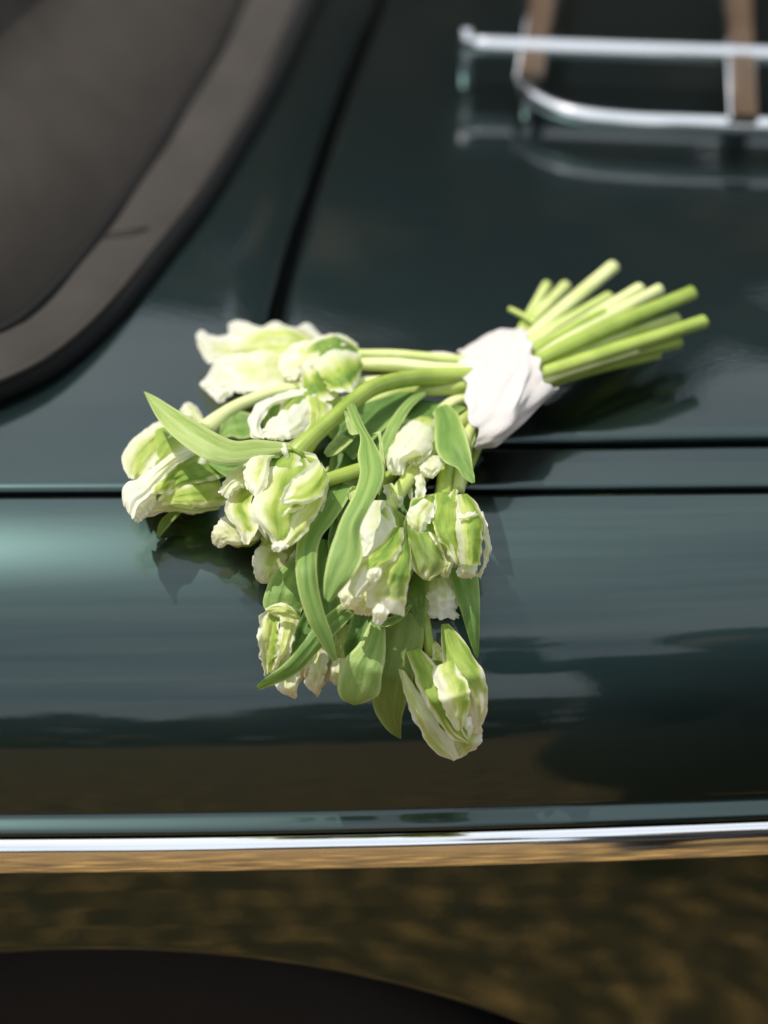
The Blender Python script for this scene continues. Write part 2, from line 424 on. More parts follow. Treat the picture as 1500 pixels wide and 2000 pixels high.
# ------------------------------------------------------------------ bouquet: tools
GX = np.arange(180, 1440, 30); GY = np.arange(470, 1540, 30)
GT = np.array([[(at(x, y)-CAM).length/ray(x, y).length for x in GX] for y in GY])
def spot(px, row, h):
    """point of the photograph at h centimetres in front of the body"""
    fx = min(max((px-GX[0])/30, 0), len(GX)-1.001); fy = min(max((row-GY[0])/30, 0), len(GY)-1.001)
    i, j = int(fy), int(fx); a, b = fy-i, fx-j
    t = (GT[i, j]*(1-b)+GT[i, j+1]*b)*(1-a)+(GT[i+1, j]*(1-b)+GT[i+1, j+1]*b)*a
    d = ray(px, row)
    return CAM+d*(t-h*.01/d.length)
def sm(x):
    x = min(1, max(0, x)); return x*x*(3-2*x)
def mat_petal(name, leaf=False):
    m, t, b = node_mat(name); N_ = t.nodes; lk = t.links.new
    fl = N_.new('ShaderNodeAttribute'); fl.attribute_name = 'whiteness'
    pk = N_.new('ShaderNodeAttribute'); pk.attribute_name = 'blush'
    uv = N_.new('ShaderNodeUVMap'); oi = N_.new('ShaderNodeObjectInfo')
    mp_ = N_.new('ShaderNodeMapping'); mp_.inputs['Scale'].default_value = (30, 1.8, 1) if not leaf else (56, .9, 1)
    add = N_.new('ShaderNodeVectorMath'); add.operation = 'ADD'
    cmb = N_.new('ShaderNodeCombineXYZ'); lk(oi.outputs['Random'], cmb.inputs[2])
    sc_ = N_.new('ShaderNodeVectorMath'); sc_.operation = 'SCALE'; sc_.inputs['Scale'].default_value = 37
    lk(cmb.outputs[0], sc_.inputs[0]); lk(uv.outputs[0], mp_.inputs[0]); lk(mp_.outputs[0], add.inputs[0]); lk(sc_.outputs[0], add.inputs[1])
    n = N_.new('ShaderNodeTexNoise'); n.inputs['Scale'].default_value = 1.0; n.inputs['Detail'].default_value = 5; n.inputs['Roughness'].default_value = .65
    lk(add.outputs[0], n.inputs[0])
    # blotches that follow the tissue
    mp2 = N_.new('ShaderNodeMapping'); mp2.inputs['Scale'].default_value = (2.6, 3.4, 1); add2 = N_.new('ShaderNodeVectorMath'); add2.operation = 'ADD'
    lk(uv.outputs[0], mp2.inputs[0]); lk(mp2.outputs[0], add2.inputs[0]); lk(sc_.outputs[0], add2.inputs[1])
    n2 = N_.new('ShaderNodeTexNoise'); n2.inputs['Scale'].default_value = 1.3; n2.inputs['Detail'].default_value = 4; lk(add2.outputs[0], n2.inputs[0])
    def mad(src, k, c):
        q = N_.new('ShaderNodeMath'); q.operation = 'MULTIPLY_ADD'; q.inputs[1].default_value = k; q.inputs[2].default_value = c; lk(src, q.inputs[0]); return q.outputs[0]
    def plus(a, c):
        q = N_.new('ShaderNodeMath'); q.operation = 'ADD'; lk(a, q.inputs[0]); lk(c, q.inputs[1]); return q.outputs[0]
    k1, k2 = (.26, .62) if not leaf else (.40, .40)
    nz_ = plus(mad(n.outputs[0], k1, -k1/2), mad(n2.outputs[0], k2, -k2/2))
    dm = N_.new('ShaderNodeMath'); dm.operation = 'MULTIPLY'; lk(nz_, dm.inputs[0]); lk(mad(fl.outputs['Fac'], -.85 if not leaf else 0, 1.25 if not leaf else 1), dm.inputs[1])
    tot = plus(fl.outputs['Fac'], dm.outputs[0])
    rp_ = N_.new('ShaderNodeValToRGB'); e = rp_.color_ramp.elements
    if not leaf:
        stops = [(0, (.13, .255, .042)), (.20, (.235, .37, .070)), (.38, (.40, .53, .10)), (.58, (.63, .69, .24)), (.80, (.84, .84, .62)), (1, (.93, .92, .88))]
    else:
        stops = [(0, (.030, .080, .016)), (.3, (.080, .175, .036)), (.55, (.165, .295, .068)), (.8, (.31, .44, .12)), (1, (.50, .60, .24))]
    e[0].position, e[0].color = stops[0][0], (*stops[0][1], 1); e[1].position, e[1].color = stops[-1][0], (*stops[-1][1], 1)
    for p_, c_ in stops[1:-1]:
        x = e.new(p_); x.color = (*c_, 1)
    lk(tot, rp_.inputs[0])
    mxp = N_.new('ShaderNodeMixRGB'); mxp.inputs[2].default_value = (.88, .74, .56, 1) if not leaf else (.26, .27, .05, 1)
    lk(pk.outputs['Fac'], mxp.inputs[0]); lk(rp_.outputs[0], mxp.inputs[1]); lk(mxp.outputs[0], b.inputs['Base Color'])
    setp(b, Roughness=.48 if not leaf else .42, IOR=1.42)
    b.inputs['Specular IOR Level'].default_value = .35 if not leaf else .45
    bp = N_.new('ShaderNodeBump'); bp.inputs['Strength'].default_value = .38 if not leaf else .4; bp.inputs['Distance'].default_value = .0010
    mp3 = N_.new('ShaderNodeMapping'); mp3.inputs['Scale'].default_value = (6, 13, 1) if not leaf else (5, 5, 1); add3 = N_.new('ShaderNodeVectorMath'); add3.operation = 'ADD'
    lk(uv.outputs[0], mp3.inputs[0]); lk(mp3.outputs[0], add3.inputs[0]); lk(sc_.outputs[0], add3.inputs[1])
    n3 = N_.new('ShaderNodeTexNoise'); n3.inputs['Scale'].default_value = 1.0; n3.inputs['Detail'].default_value = 3; n3.inputs['Distortion'].default_value = .6; lk(add3.outputs[0], n3.inputs[0])
    bp0 = N_.new('ShaderNodeBump'); bp0.inputs['Strength'].default_value = .12 if not leaf else .35; bp0.inputs['Distance'].default_value = .004 if not leaf else .003; lk(n3.outputs[0], bp0.inputs['Height']); lk(bp0.outputs[0], bp.inputs['Normal'])
    lk(n.outputs[0], bp.inputs['Height']); lk(bp.outputs[0], b.inputs['Normal'])
    tr = N_.new('ShaderNodeBsdfTranslucent'); lk(bp.outputs[0], tr.inputs['Normal'])
    gm = N_.new('ShaderNodeMixRGB'); gm.blend_type = 'MULTIPLY'; gm.inputs[0].default_value = 1; gm.inputs[2].default_value = (1, 1, .78, 1) if not leaf else (1, 1.0, .35, 1)
    lk(mxp.outputs[0], gm.inputs[1]); lk(gm.outputs[0], tr.inputs['Color'])
    ms = N_.new('ShaderNodeMixShader'); ms.inputs[0].default_value = .48 if not leaf else .34
    lk(b.outputs[0], ms.inputs[1]); lk(tr.outputs[0], ms.inputs[2]); lk(ms.outputs[0], N_['Material Output'].inputs[0])
    return m
PETAL = mat_petal('parrot_tulip_petal'); LEAF = mat_petal('tulip_leaf', True)
def mat_stem():
    m, t, b = node_mat('tulip_stem'); N_ = t.nodes; lk = t.links.new
    oi = N_.new('ShaderNodeObjectInfo'); tcx = N_.new('ShaderNodeTexCoord')
    n = N_.new('ShaderNodeTexNoise'); n.inputs['Scale'].default_value = 45; n.inputs['Detail'].default_value = 4; lk(tcx.outputs['Object'], n.inputs[0])
    uv = N_.new('ShaderNodeUVMap'); mpv = N_.new('ShaderNodeMapping'); mpv.inputs['Scale'].default_value = (22, .7, 1); lk(uv.outputs[0], mpv.inputs[0])
    n3 = N_.new('ShaderNodeTexNoise'); n3.inputs['Scale'].default_value = 1; lk(mpv.outputs[0], n3.inputs[0])
    r_ = N_.new('ShaderNodeValToRGB'); e = r_.color_ramp.elements
    e[0].color = (.13, .21, .015, 1); e[1].color = (.60, .64, .30, 1); x = e.new(.5); x.color = (.34, .42, .075, 1)
    q = N_.new('ShaderNodeMath'); q.operation = 'MULTIPLY_ADD'; q.inputs[1].default_value = .85; lk(oi.outputs['Random'], q.inputs[0]); 
    q2 = N_.new('ShaderNodeMath'); q2.operation = 'MULTIPLY_ADD'; q2.inputs[1].default_value = .9; q2.inputs[2].default_value = -.36; lk(n.outputs[0], q2.inputs[0]); lk(q2.outputs[0], q.inputs[2])
    q3 = N_.new('ShaderNodeMath'); q3.operation = 'MULTIPLY_ADD'; q3.inputs[1].default_value = .3; lk(n3.outputs[0], q3.inputs[0]); lk(q.outputs[0], q3.inputs[2])
    lk(q3.outputs[0], r_.inputs[0]); lk(r_.outputs[0], b.inputs['Base Color'])
    setp(b, Roughness=.42, Subsurface_Weight=.25, Subsurface_Scale=.004); b.inputs['Subsurface Radius'].default_value = (.6, 1, .2)
    bp = N_.new('ShaderNodeBump'); bp.inputs['Strength'].default_value = .25; bp.inputs['Distance'].default_value = .001; lk(n3.outputs[0], bp.inputs['Height']); lk(bp.outputs[0], b.inputs['Normal'])
    return m
STEM = mat_stem()
CUT = mat_simple('cut_stem_end', (.55, .58, .30), .6, var=.3)

def surface(name, rows, flame, blush, mat, parent, thick):
    me = grid_mesh(name, rows)
    for nm, data in (('whiteness', flame), ('blush', blush)):
        a = me.attributes.new(nm, 'FLOAT', 'POINT'); a.data.foreach_set('value', np.array(data, dtype=np.float32).ravel())
    o = link(name, me, mat); put(o, parent)
    if mat is not PETAL and mat is not LEAF:             # petals and leaves are single translucent sheets, cloth has thickness
        s = o.modifiers.new('thickness', 'SOLIDIFY'); s.thickness = thick; s.offset = 0; s.use_even_offset = False
    d = o.modifiers.new('smooth', 'SUBSURF'); d.levels = 1; d.render_levels = 1
    return o
_seed = [0]
def blade(name, parent, L_, R_, h, bulge=.35, frill=.145, wl=.25, wr=.25, vt=.72, g0=.10, blush=0.0, hl=0.0, hr=0.0,
          ns=34, nt=19, mat=None, thick=.0004, groove=.12, teeth=.85, curl=(0, 0), cut=False):
    """one petal or leaf between its two edges, from base to tip; h = centimetres in front of the body"""
    _seed[0] += 1; sd_ = _seed[0]*3.71
    mat = mat or PETAL; isleaf = mat is LEAF
    if not hasattr(h, '__len__'): h = (h, h, h)
    lp, rp2 = even_c(L_, ns), even_c(R_, ns)
    wid = max(np.linalg.norm(lp-rp2, axis=1))
    rows, fl, bl = [], [], []
    for i in range(ns):
        v = i/(ns-1)
        hh = float(np.interp(v, np.linspace(0, 1, len(h)), h))
        env = math.sin(math.pi*min(1, .12+v*.88))**.6 if not cut else 1
        fe = sm(v/.25)
        jl = noise.noise(Vector((v*9+sd_, 1.3, 0)))*.6+noise.noise(Vector((v*23+sd_, 7.3, 0)))*.55
        jr = noise.noise(Vector((v*9+sd_, 21.3, 4)))*.6+noise.noise(Vector((v*23+sd_, 27.3, 4)))*.55
        rw, rf, rb = [], [], []
        for j in range(nt):
            u = j/(nt-1); c = 2*u-1
            e = abs(c)**3
            p = lp[i]*(1-u)+rp2[i]*u
            ax = (rp2[i]-lp[i]); n_ = np.linalg.norm(ax)+1e-6; ax = ax/n_
            p = p+ax*e*fe*teeth*frill*38.0*1.6*(-jl if c < 0 else jr)*(1 if n_ > 6 else .3)
            if i == ns-1 or (i == ns-2 and cut):                # ragged tip
                q = noise.noise(Vector((u*11+sd_, 3.1, 9)))*teeth*frill*70*(n_/max(wid, 1))
                tdir = (lp[-1]+rp2[-1]-lp[-4]-rp2[-4]); tdir = tdir/(np.linalg.norm(tdir)+1e-6); p = p+tdir*q
            z = hh+hl*(1-u)**2+hr*u**2+bulge*(1-c*c)*env
            z -= groove*bulge*2*math.exp(-(c/.16)**2)*env*(1-v*.6)
            z += frill*fe*e*(1.5 if isleaf else 1.15)*(noise.noise(Vector((v*6.5+sd_, c*1.1+3, 2)))*1.3+noise.noise(Vector((v*17+sd_, c+3, 5)))*.7)
            z += frill*1.3*noise.noise(Vector((v*4+sd_, c*2.2, 8)))*min(1, fe+.2)
            if not isleaf: z += frill*.32*noise.noise(Vector((v*11+c*2+sd_, c*3.1-v*3, 18)))*fe+frill*.45*fe*e*noise.noise(Vector((v*30+sd_, c, 6)))
            if curl[0] and c < 0: z += curl[0]*max(0, -c-.45)**2*3.3
            if curl[1] and c > 0: z += curl[1]*max(0, c-.45)**2*3.3
            rw.append(spot(p[0], p[1], z))
            if isleaf:
                f = g0+.10+.10*e-.12*math.exp(-(c/.10)**2)*(1 if sd_ % 2 < 1 else -1)+(.28 if abs(c) > .93 else 0)
                f += .10*noise.noise(Vector((v*3+sd_, c*1.5, 3)))
            else:
                en = noise.noise(Vector((v*5+sd_, c*2, 12)))*.45
                f = max(sm(1.0-(u+en*.4)/max(wl, .01)*.52)*.9 if wl else 0, sm(1.0-(1-u+en*.4)/max(wr, .01)*.52)*.9 if wr else 0, sm((v+en*.8-vt)/.28+.1) if vt < 1 else 0)
                f = .13+g0*.87+(.93-g0*.87-.13)*f
            rf.append(f); rb.append(blush*sm((v-.45)/.5) if not isleaf else blush)
        rows.append(rw); fl.append(rf); bl.append(rb)
    return surface(name, rows, fl, bl, mat, parent, thick)
def even_c(pts, n):
    c = catmull(pts, 80) if len(pts) > 2 else catmull(pts, 12)
    d = np.concatenate(([0], np.cumsum(np.linalg.norm(np.diff(c, axis=0), axis=1)))); t = np.linspace(0, d[-1], n)
    return np.column_stack([np.interp(t, d, c[:, k]) for k in range(2)])
def stem(parent, pts, r=.40, name='stem', flare=0.0, ends=False):
    pp = catmull(pts, 7*len(pts)); path = [spot(*p) for p in pp]
    n = len(path); rs = []
    for i in range(n):
        v = i/(n-1)
        rs.append(.01*r*(1+.05*noise.noise(Vector((v*5+pts[0][1], 2, 1)))+flare*sm((v-.8)/.2)))
    rows = tube_rows(path, rs, 14)
    ph_ = pts[0][1]*.7
    rows = [[c_+(p-c_)*(1+.05*math.cos(3*2*math.pi*j/14+ph_)+.03*math.cos(5*2*math.pi*j/14+ph_+i*.08)) for j, p in enumerate(rw)] for i, rw in enumerate(rows) for c_ in [sum(rw, Vector())/14]]
    if ends:
        c1 = sum(rows[-1], Vector())/14; c0 = sum(rows[-2], Vector())/14; ax = (c1-c0).normalized()
        rows += [[c1+(p-c1)*.93+ax*.0004 for p in rows[-1]], [c1+(p-c1)*.75+ax*.0003 for p in rows[-1]], [c1-ax*.0004]*14]
    else:
        c1 = sum(rows[-1], Vector())/14; rows.append([c1]*14)
    o = link(name, grid_mesh(name, rows, wrap=True), STEM); put(o, parent)
    if ends:
        o.data.materials.append(CUT)
        for k in range(14*2): o.data.polygons[len(o.data.polygons)-1-k].material_index = 1
    return o
def sub(name, parent, label=None):
    e = bpy.data.objects.new(name, None); COL.objects.link(e); e.empty_display_size = .02; put_child(e, parent)
    if label: e['label'] = label
    return e
def put_child(o, parent):
    o.parent = parent; o.matrix_parent_inverse = o.matrix_parent_inverse.__class__.Translation(-BORIGIN)
    if o.parent.parent is not None: o.matrix_parent_inverse.identity()
def put(o, parent):
    o.parent = parent
    if parent.parent is None: o.matrix_parent_inverse = o.matrix_parent_inverse.__class__.Translation(-Vector(parent.location))
    else: o.matrix_parent_inverse.identity()
def bud(parent, base, tip, wid, seed, g0=.2, blush=0.0, openness=.25, n=6):
    """closed head of ruffled petals wrapped round the axis base -> tip (each px, row, h), half-width wid cm"""
    a, b_ = spot(*base), spot(*tip); ax = (b_-a); ln = ax.length; ax = ax/ln
    e1 = ax.orthogonal().normalized(); e2 = ax.cross(e1); r_ = random.Random(seed)
    for k in range(n):
        th0 = k*2*math.pi/n*(1 if k % 2 else 1)+r_.uniform(-.2, .2); lay = .88 if k % 2 else 1.0; s_ = seed*5.3+k*9.1
        rows, fl, bl = [], [], []
        for i in range(18):
            v = i/17; rad = wid*.01*lay*float(np.interp(v, [0, .12, .35, .6, .85, 1], [.18, .62, 1, .95, .7, openness]))
            half = float(np.interp(v, [0, .2, .5, .8, .93, 1], [.5, .75, .8, .65, .42, .16]))*(1.1+.16*noise.noise(Vector((v*12, s_, 1))))
            rw, rf, rb = [], [], []
            for j in range(11):
                c = j/5-1; th = th0+c*half
                rr = rad*(1+.14*noise.noise(Vector((v*6, c*2, s_)))+.25*abs(c)**3*noise.noise(Vector((v*9, c*2+4, s_)))-.10*math.exp(-(c/.18)**2))
                z = ln*(v*(1-.10*c*c)+.03*noise.noise(Vector((c*5, s_, v*2))))
                rw.append(a+ax*z+(e1*math.cos(th)+e2*math.sin(th))*rr)
                rf.append(g0+(1-g0)*max(sm((abs(c)-.45)/.6), sm((v-.62)/.4))); rb.append(blush*sm((v-.5)/.5))
            rows.append(rw); fl.append(rf); bl.append(rb)
        surface('petal', rows, fl, bl, PETAL, parent, .0005)
# ------------------------------------------------------------------ bouquet of parrot tulips lying over the seam of boot and fender
BORIGIN = spot(760, 960, 0)
bq = thing('tulip_bouquet', 'bouquet of white and green parrot tulips tied with white cloth lying on the car', 'bouquet', tuple(BORIGIN))
def tulip(label=None): return sub('tulip', bq, label)
def leaf(L_, R_, h, tone=.45, **k):
    k.setdefault('frill', .07); k.setdefault('bulge', -.25); k.setdefault('groove', -.25 if k.get('bulge', -.25) < 0 else .3); k.setdefault('thick', .0005); k.setdefault('ns', 30); k.setdefault('nt', 9); k.setdefault('teeth', .12)
    return blade('leaf', bq, L_, R_, h, g0=tone, mat=LEAF, **k)
def pet(t, L_, R_, h, **k): return blade('petal', t, L_, R_, h, **k)

# the big ruffled head left of the middle
t = tulip('ruffled pale green tulip under the long horizontal leaf')
bud(t, (572, 884, 5.6), (532, 1050, 4.6), 1.75, 1, g0=.25)
pet(t, [(612, 905), (628, 950), (618, 990), (603, 1022)], [(628, 903), (641, 935), (634, 990), (612, 1032)], (5.5, 5.6, 5.2), g0=.5)
pet(t, [(470, 945), (452, 965), (437, 990), (446, 1012), (463, 1036), (480, 1063)], [(500, 950), (490, 985), (500, 1010), (504, 1030), (497, 1048), (488, 1064)], (5.6, 6.8, 6.2), wl=.42, wr=.25, g0=.05, bulge=-.35)
pet(t, [(606, 930), (585, 985), (563, 1000), (557, 1035), (549, 1068)], [(636, 930), (632, 975), (612, 1020), (590, 1050), (560, 1073)], (6.2, 7.6, 7.2), wl=.45, wr=.12, g0=.42, vt=.85)
pet(t, [(560, 880), (528, 912), (508, 955), (490, 985), (503, 1022), (527, 1048), (537, 1068)], [(590, 883), (612, 915), (605, 960), (592, 1000), (577, 1035), (562, 1058), (552, 1073)], (6.4, 7.9, 6.9), wl=.34, wr=.12, g0=.20, vt=.86, bulge=.45, groove=.35)
pet(t, [(490, 900), (462, 916), (440, 935), (427, 962)], [(488, 935), (478, 950), (462, 958), (444, 976)], (6, 6.9, 6.4), g0=.75, bulge=.4)
pet(t, [(552, 874), (512, 882), (490, 895), (476, 925), (482, 955)], [(562, 890), (530, 900), (525, 925), (517, 955), (502, 974)], (6.6, 8.3, 7.8), g0=.52, wl=.35, wr=.3, bulge=.5)
pet(t, [(590, 880), (620, 892), (600, 912), (574, 932), (555, 955), (546, 975)], [(605, 905), (638, 925), (638, 950), (612, 980), (577, 986), (548, 985)], (6.9, 8.4, 9.2), wl=.42, wr=.16, g0=.22, vt=.68, bulge=.45, curl=(.5, 0))
pet(t, [(590, 980), (568, 990), (550, 1006)], [(600, 995), (575, 1000), (551, 1010)], (7.6, 8.1, 8.4), g0=.7, bulge=.15, ns=14, nt=7)
pet(t, [(548, 1055), (533, 1062), (530, 1072)], [(566, 1060), (558, 1072), (536, 1078)], (7.2, 7.6, 7.4), g0=.95, bulge=.2, ns=12, nt=7)
pet(t, [(556, 895), (551, 878), (551, 866)], [(566, 895), (562, 880), (558, 864)], (7.4, 7.9, 8.0), g0=.85, bulge=.12, ns=12, nt=7)
stem(t, [(960, 735, 4.5), (860, 735, 5.8), (800, 739, 6.6), (740, 752, 7.3), (700, 775, 7.6), (640, 827, 7.5), (605, 858, 7.2), (576, 890, 6.6)], .43, flare=.35)

# the middle one with the fringed white mouth
t = tulip('tulip with white fringed petal tips in the middle of the bouquet')
bud(t, (755, 990, 4.2), (730, 1190, 4.0), 1.75, 2, g0=.3)
pet(t, [(700, 1150), (690, 1185), (692, 1200)], [(728, 1150), (732, 1185), (728, 1204)], (4.8, 5.2, 5.0), g0=.6, blush=.7, frill=.2, teeth=.6)
pet(t, [(682, 1125), (662, 1150), (664, 1175), (672, 1190)], [(708, 1150), (709, 1165), (702, 1180), (686, 1191)], (5.2, 5.9, 5.6), g0=.8, blush=.35)
pet(t, [(730, 977), (712, 1000), (699, 1020), (704, 1050), (706, 1088)], [(752, 977), (758, 1002), (776, 1028), (768, 1055), (722, 1084)], (4.8, 6.0, 6.0), g0=.62, wl=.4, wr=.4, vt=.35, bulge=.25, cut=True)
pet(t, [(784, 1036), (762, 1085), (742, 1120), (728, 1140), (717, 1152), (715, 1184)], [(796, 1045), (804, 1090), (801, 1125), (794, 1165), (790, 1205)], (5.2, 6.9, 6.2), g0=.10, wl=.30, wr=.06, vt=.72, frill=.16, teeth=.5, cut=True, bulge=.6, blush=.25)
pet(t, [(765, 1030), (745, 1055), (720, 1082), (699, 1102), (686, 1128), (682, 1152), (690, 1166)], [(789, 1030), (788, 1062), (772, 1092), (750, 1106), (738, 1138), (722, 1150), (698, 1166)], (5.8, 7.5, 7.0), g0=.12, wl=.18, wr=.22, vt=.50, bulge=.55, cut=True)
pet(t, [(735, 1165), (727, 1200), (727, 1216)], [(756, 1170), (759, 1198), (741, 1224)], (6.4, 6.9, 6.6), g0=.95, bulge=.3, ns=14)
pet(t, [(722, 1100), (714, 1125), (722, 1143)], [(745, 1098), (742, 1128), (733, 1142)], (7.6, 7.9, 7.5), g0=.9, bulge=.2, ns=14)
stem(t, [(960, 780, 4), (850, 870, 4.4), (790, 945, 4.5), (757, 998, 4.4)], .36)

# the green rolled one on the right
t = tulip('green tulip with rolled petals at the right edge of the bouquet')
bud(t, (868, 968, 3.2), (880, 1112, 3.0), 1.75, 3, g0=.15)
pet(t, [(938, 1000), (945, 1040), (944, 1090), (935, 1115), (931, 1126)], [(943, 998), (956, 1040), (959, 1070), (951, 1100), (941, 1131)], (4.1, 4.5, 4.1), g0=.8, bulge=.2)
pet(t, [(895, 1092), (891, 1120), (898, 1129)], [(932, 1096), (930, 1122), (918, 1130)], (4.6, 4.9, 4.6), g0=.75, blush=.6, ns=14)
pet(t, [(866, 1090), (860, 1122), (868, 1130)], [(888, 1090), (882, 1112), (876, 1128)], (4.4, 4.8, 4.5), g0=.5, blush=.4, ns=14)
pet(t, [(860, 963), (806, 973), (796, 1000), (789, 1022), (795, 1062), (805, 1112), (826, 1132)], [(882, 975), (855, 1010), (858, 1050), (869, 1085), (874, 1105), (864, 1117), (838, 1134)], (3.6, 5.3, 4.8), g0=.10, wl=.10, wr=.12, vt=.90, bulge=.6, frill=.16, blush=.2)
pet(t, [(850, 963), (845, 1000), (850, 1040), (868, 1070), (888, 1100)], [(894, 958), (896, 1000), (895, 1040), (899, 1075), (903, 1104)], (4.2, 5.9, 5.4), g0=.20, wl=.10, wr=.1, vt=.70, bulge=.5)
pet(t, [(893, 966), (892, 1000), (890, 1030), (894, 1062), (899, 1102)], [(912, 964), (933, 985), (941, 1008), (942, 1060), (938, 1104)], (4.6, 6.2, 5.4), g0=.18, wl=.34, wr=.06, vt=.97, bulge=.9, frill=.1, cut=True)
pet(t, [(894, 1003), (912, 1003), (928, 998)], [(896, 1015), (915, 1012), (936, 1006)], (6.9, 7.0, 6.4), g0=.85, bulge=.15, ns=12, nt=7)
pet(t, [(828, 973), (797, 1000), (797, 1025), (810, 1047)], [(850, 985), (846, 1010), (834, 1030), (826, 1058)], (5.0, 5.9, 5.4), g0=.6, bulge=.4, frill=.2)
pet(t, [(836, 1038), (843, 1052), (852, 1066)], [(842, 1040), (849, 1052), (854, 1062)], (6.0, 6.1, 6.0), g0=.95, bulge=.1, ns=10, nt=5)
pet(t, [(872, 978), (880, 962), (889, 952)], [(893, 978), (893, 962), (891, 953)], (4.8, 4.6, 4.2), g0=.2, vt=2, bulge=.2, ns=12)
stem(t, [(970, 790, 3.4), (900, 870, 3.3), (872, 925, 3.4), (866, 972, 3.5)], .42)

# the lowest one
t = tulip('long tulip hanging lowest on the green fender')
bud(t, (842, 1275, 2.0), (895, 1465, 1.8), 1.55, 4, g0=.3)
pet(t, [(870, 1430), (884, 1465), (889, 1484)], [(937, 1395), (938, 1450), (902, 1480)], (3, 3.4, 3.0), g0=.38, blush=.3, frill=.18)
pet(t, [(778, 1306), (785, 1340), (797, 1385), (820, 1430), (850, 1470), (884, 1488)], [(790, 1310), (813, 1345), (841, 1385), (866, 1425), (886, 1450), (894, 1482)], (3.0, 4.2, 3.6), g0=.50, wl=.14, wr=.45, vt=.8, bulge=.4)
pet(t, [(842, 1290), (845, 1260), (848, 1251)], [(864, 1290), (860, 1262), (852, 1252)], (3.2, 3.2, 2.8), g0=.45, vt=2, ns=12, bulge=.15)
pet(t, [(862, 1219), (861, 1270), (874, 1310), (903, 1350), (913, 1390), (916, 1432)], [(876, 1218), (900, 1245), (921, 1275), (944, 1310), (952, 1350), (949, 1400), (930, 1432)], (2.6, 4.6, 4.3), g0=.24, wl=.05, wr=.08, vt=.66, bulge=.45, blush=.55)
pet(t, [(793, 1273), (805, 1310), (820, 1355), (845, 1392), (880, 1440), (914, 1453)], [(820, 1266), (852, 1300), (866, 1350), (888, 1400), (907, 1432), (921, 1450)], (3.0, 4.7, 4.2), g0=.18, wl=.14, wr=.05, vt=.80, bulge=.45)
pet(t, [(848, 1302), (845, 1316), (854, 1350), (869, 1390), (886, 1420), (894, 1428)], [(893, 1286), (898, 1306), (916, 1340), (917, 1375), (909, 1410), (903, 1424)], (4.2, 5.6, 5.0), g0=.26, wl=.50, wr=.08, vt=.72, bulge=.35, cut=True)
pet(t, [(904, 1400), (911, 1428), (915, 1442)], [(921, 1400), (923, 1425), (918, 1442)], (5.0, 5.2, 5.0), g0=.95, ns=12, nt=7, bulge=.15)
stem(t, [(950, 820, 2.6), (860, 960, 2.2), (822, 1100, 2.2), (826, 1180, 2.2), (842, 1282, 2.2)], .27)

# the large one at the far left
t = tulip('large white edged tulip at the left end of the bouquet')
bud(t, (405, 850, 2.6), (275, 985, 2.2), 2.0, 5, g0=.35)
pet(t, [(350, 802), (362, 786), (376, 788)], [(410, 845), (395, 812), (386, 795)], (3.2, 3.4, 3.0), g0=.6, ns=14)
pet(t, [(432, 985), (380, 985), (330, 985), (278, 983)], [(428, 995), (370, 1004), (320, 1001), (266, 1021)], (2.4, 2.8, 2.2), g0=.6, blush=.5)
pet(t, [(425, 925), (370, 942), (330, 958), (308, 975)], [(445, 985), (400, 992), (360, 991), (318, 989)], (3.0, 4.0, 3.4), g0=.34, wl=.1, wr=.15, vt=.85, bulge=.6)
pet(t, [(395, 885), (345, 908), (312, 935), (297, 962)], [(445, 930), (400, 942), (360, 947), (330, 968)], (3.2, 4.3, 3.8), g0=.10, wl=.02, wr=.1, vt=.75, bulge=.35)
pet(t, [(305, 945), (262, 958), (242, 975), (255, 1000)], [(305, 985), (290, 1003), (275, 1015), (264, 1021)], (3.2, 3.8, 3.2), g0=.9, bulge=.5, frill=.2)
pet(t, [(385, 800), (312, 821), (266, 850), (246, 875), (238, 905), (252, 934)], [(345, 850), (320, 862), (319, 882), (302, 905), (282, 931), (265, 938)], (3.4, 4.7, 4.1), g0=.40, wl=.34, wr=.2, vt=.86, bulge=.4, groove=.6)
pet(t, [(402, 860), (350, 878), (305, 908), (270, 935), (240, 950), (240, 985)], [(395, 882), (342, 911), (308, 944), (292, 966), (268, 990), (258, 1012)], (4.0, 5.6, 4.3), g0=.85, bulge=.35)
stem(t, [(940, 735, 3.6), (700, 750, 4.0), (560, 762, 4.2), (500, 778, 4.1), (450, 800, 3.8), (402, 838, 3.3)], .34, flare=.4)

# top left: opened white head
t = tulip('open white ruffled tulip at the top left of the bouquet')
bud(t, (640, 705, 2.0), (430, 705, 1.6), 1.75, 6, g0=.6)
pet(t, [(632, 660), (600, 630), (575, 641), (538, 627), (510, 637), (462, 626), (445, 636)], [(612, 680), (570, 675), (530, 672), (490, 674), (455, 664), (446, 650)], (2.6, 3.4, 3.0), g0=.74, frill=.22, teeth=.5)
pet(t, [(530, 655), (460, 655), (418, 656), (395, 645), (382, 654)], [(530, 725), (460, 720), (420, 709), (402, 707), (386, 676)], (2.6, 3.1, 2.7), g0=.66, frill=.22, teeth=.5)
pet(t, [(570, 690), (500, 688), (430, 702), (402, 733), (387, 750)], [(550, 765), (500, 768), (462, 767), (432, 786), (413, 774)], (3.0, 3.8, 3.1), g0=.68, frill=.28, teeth=.6, bulge=.4)
pet(t, [(605, 672), (540, 678), (470, 690), (425, 700)], [(600, 752), (540, 762), (480, 762), (432, 748)], (3.2, 4.2, 3.7), g0=.62, frill=.25, bulge=.35)
stem(t, [(930, 730, 3), (760, 722, 3), (640, 708, 2.4)], .34)

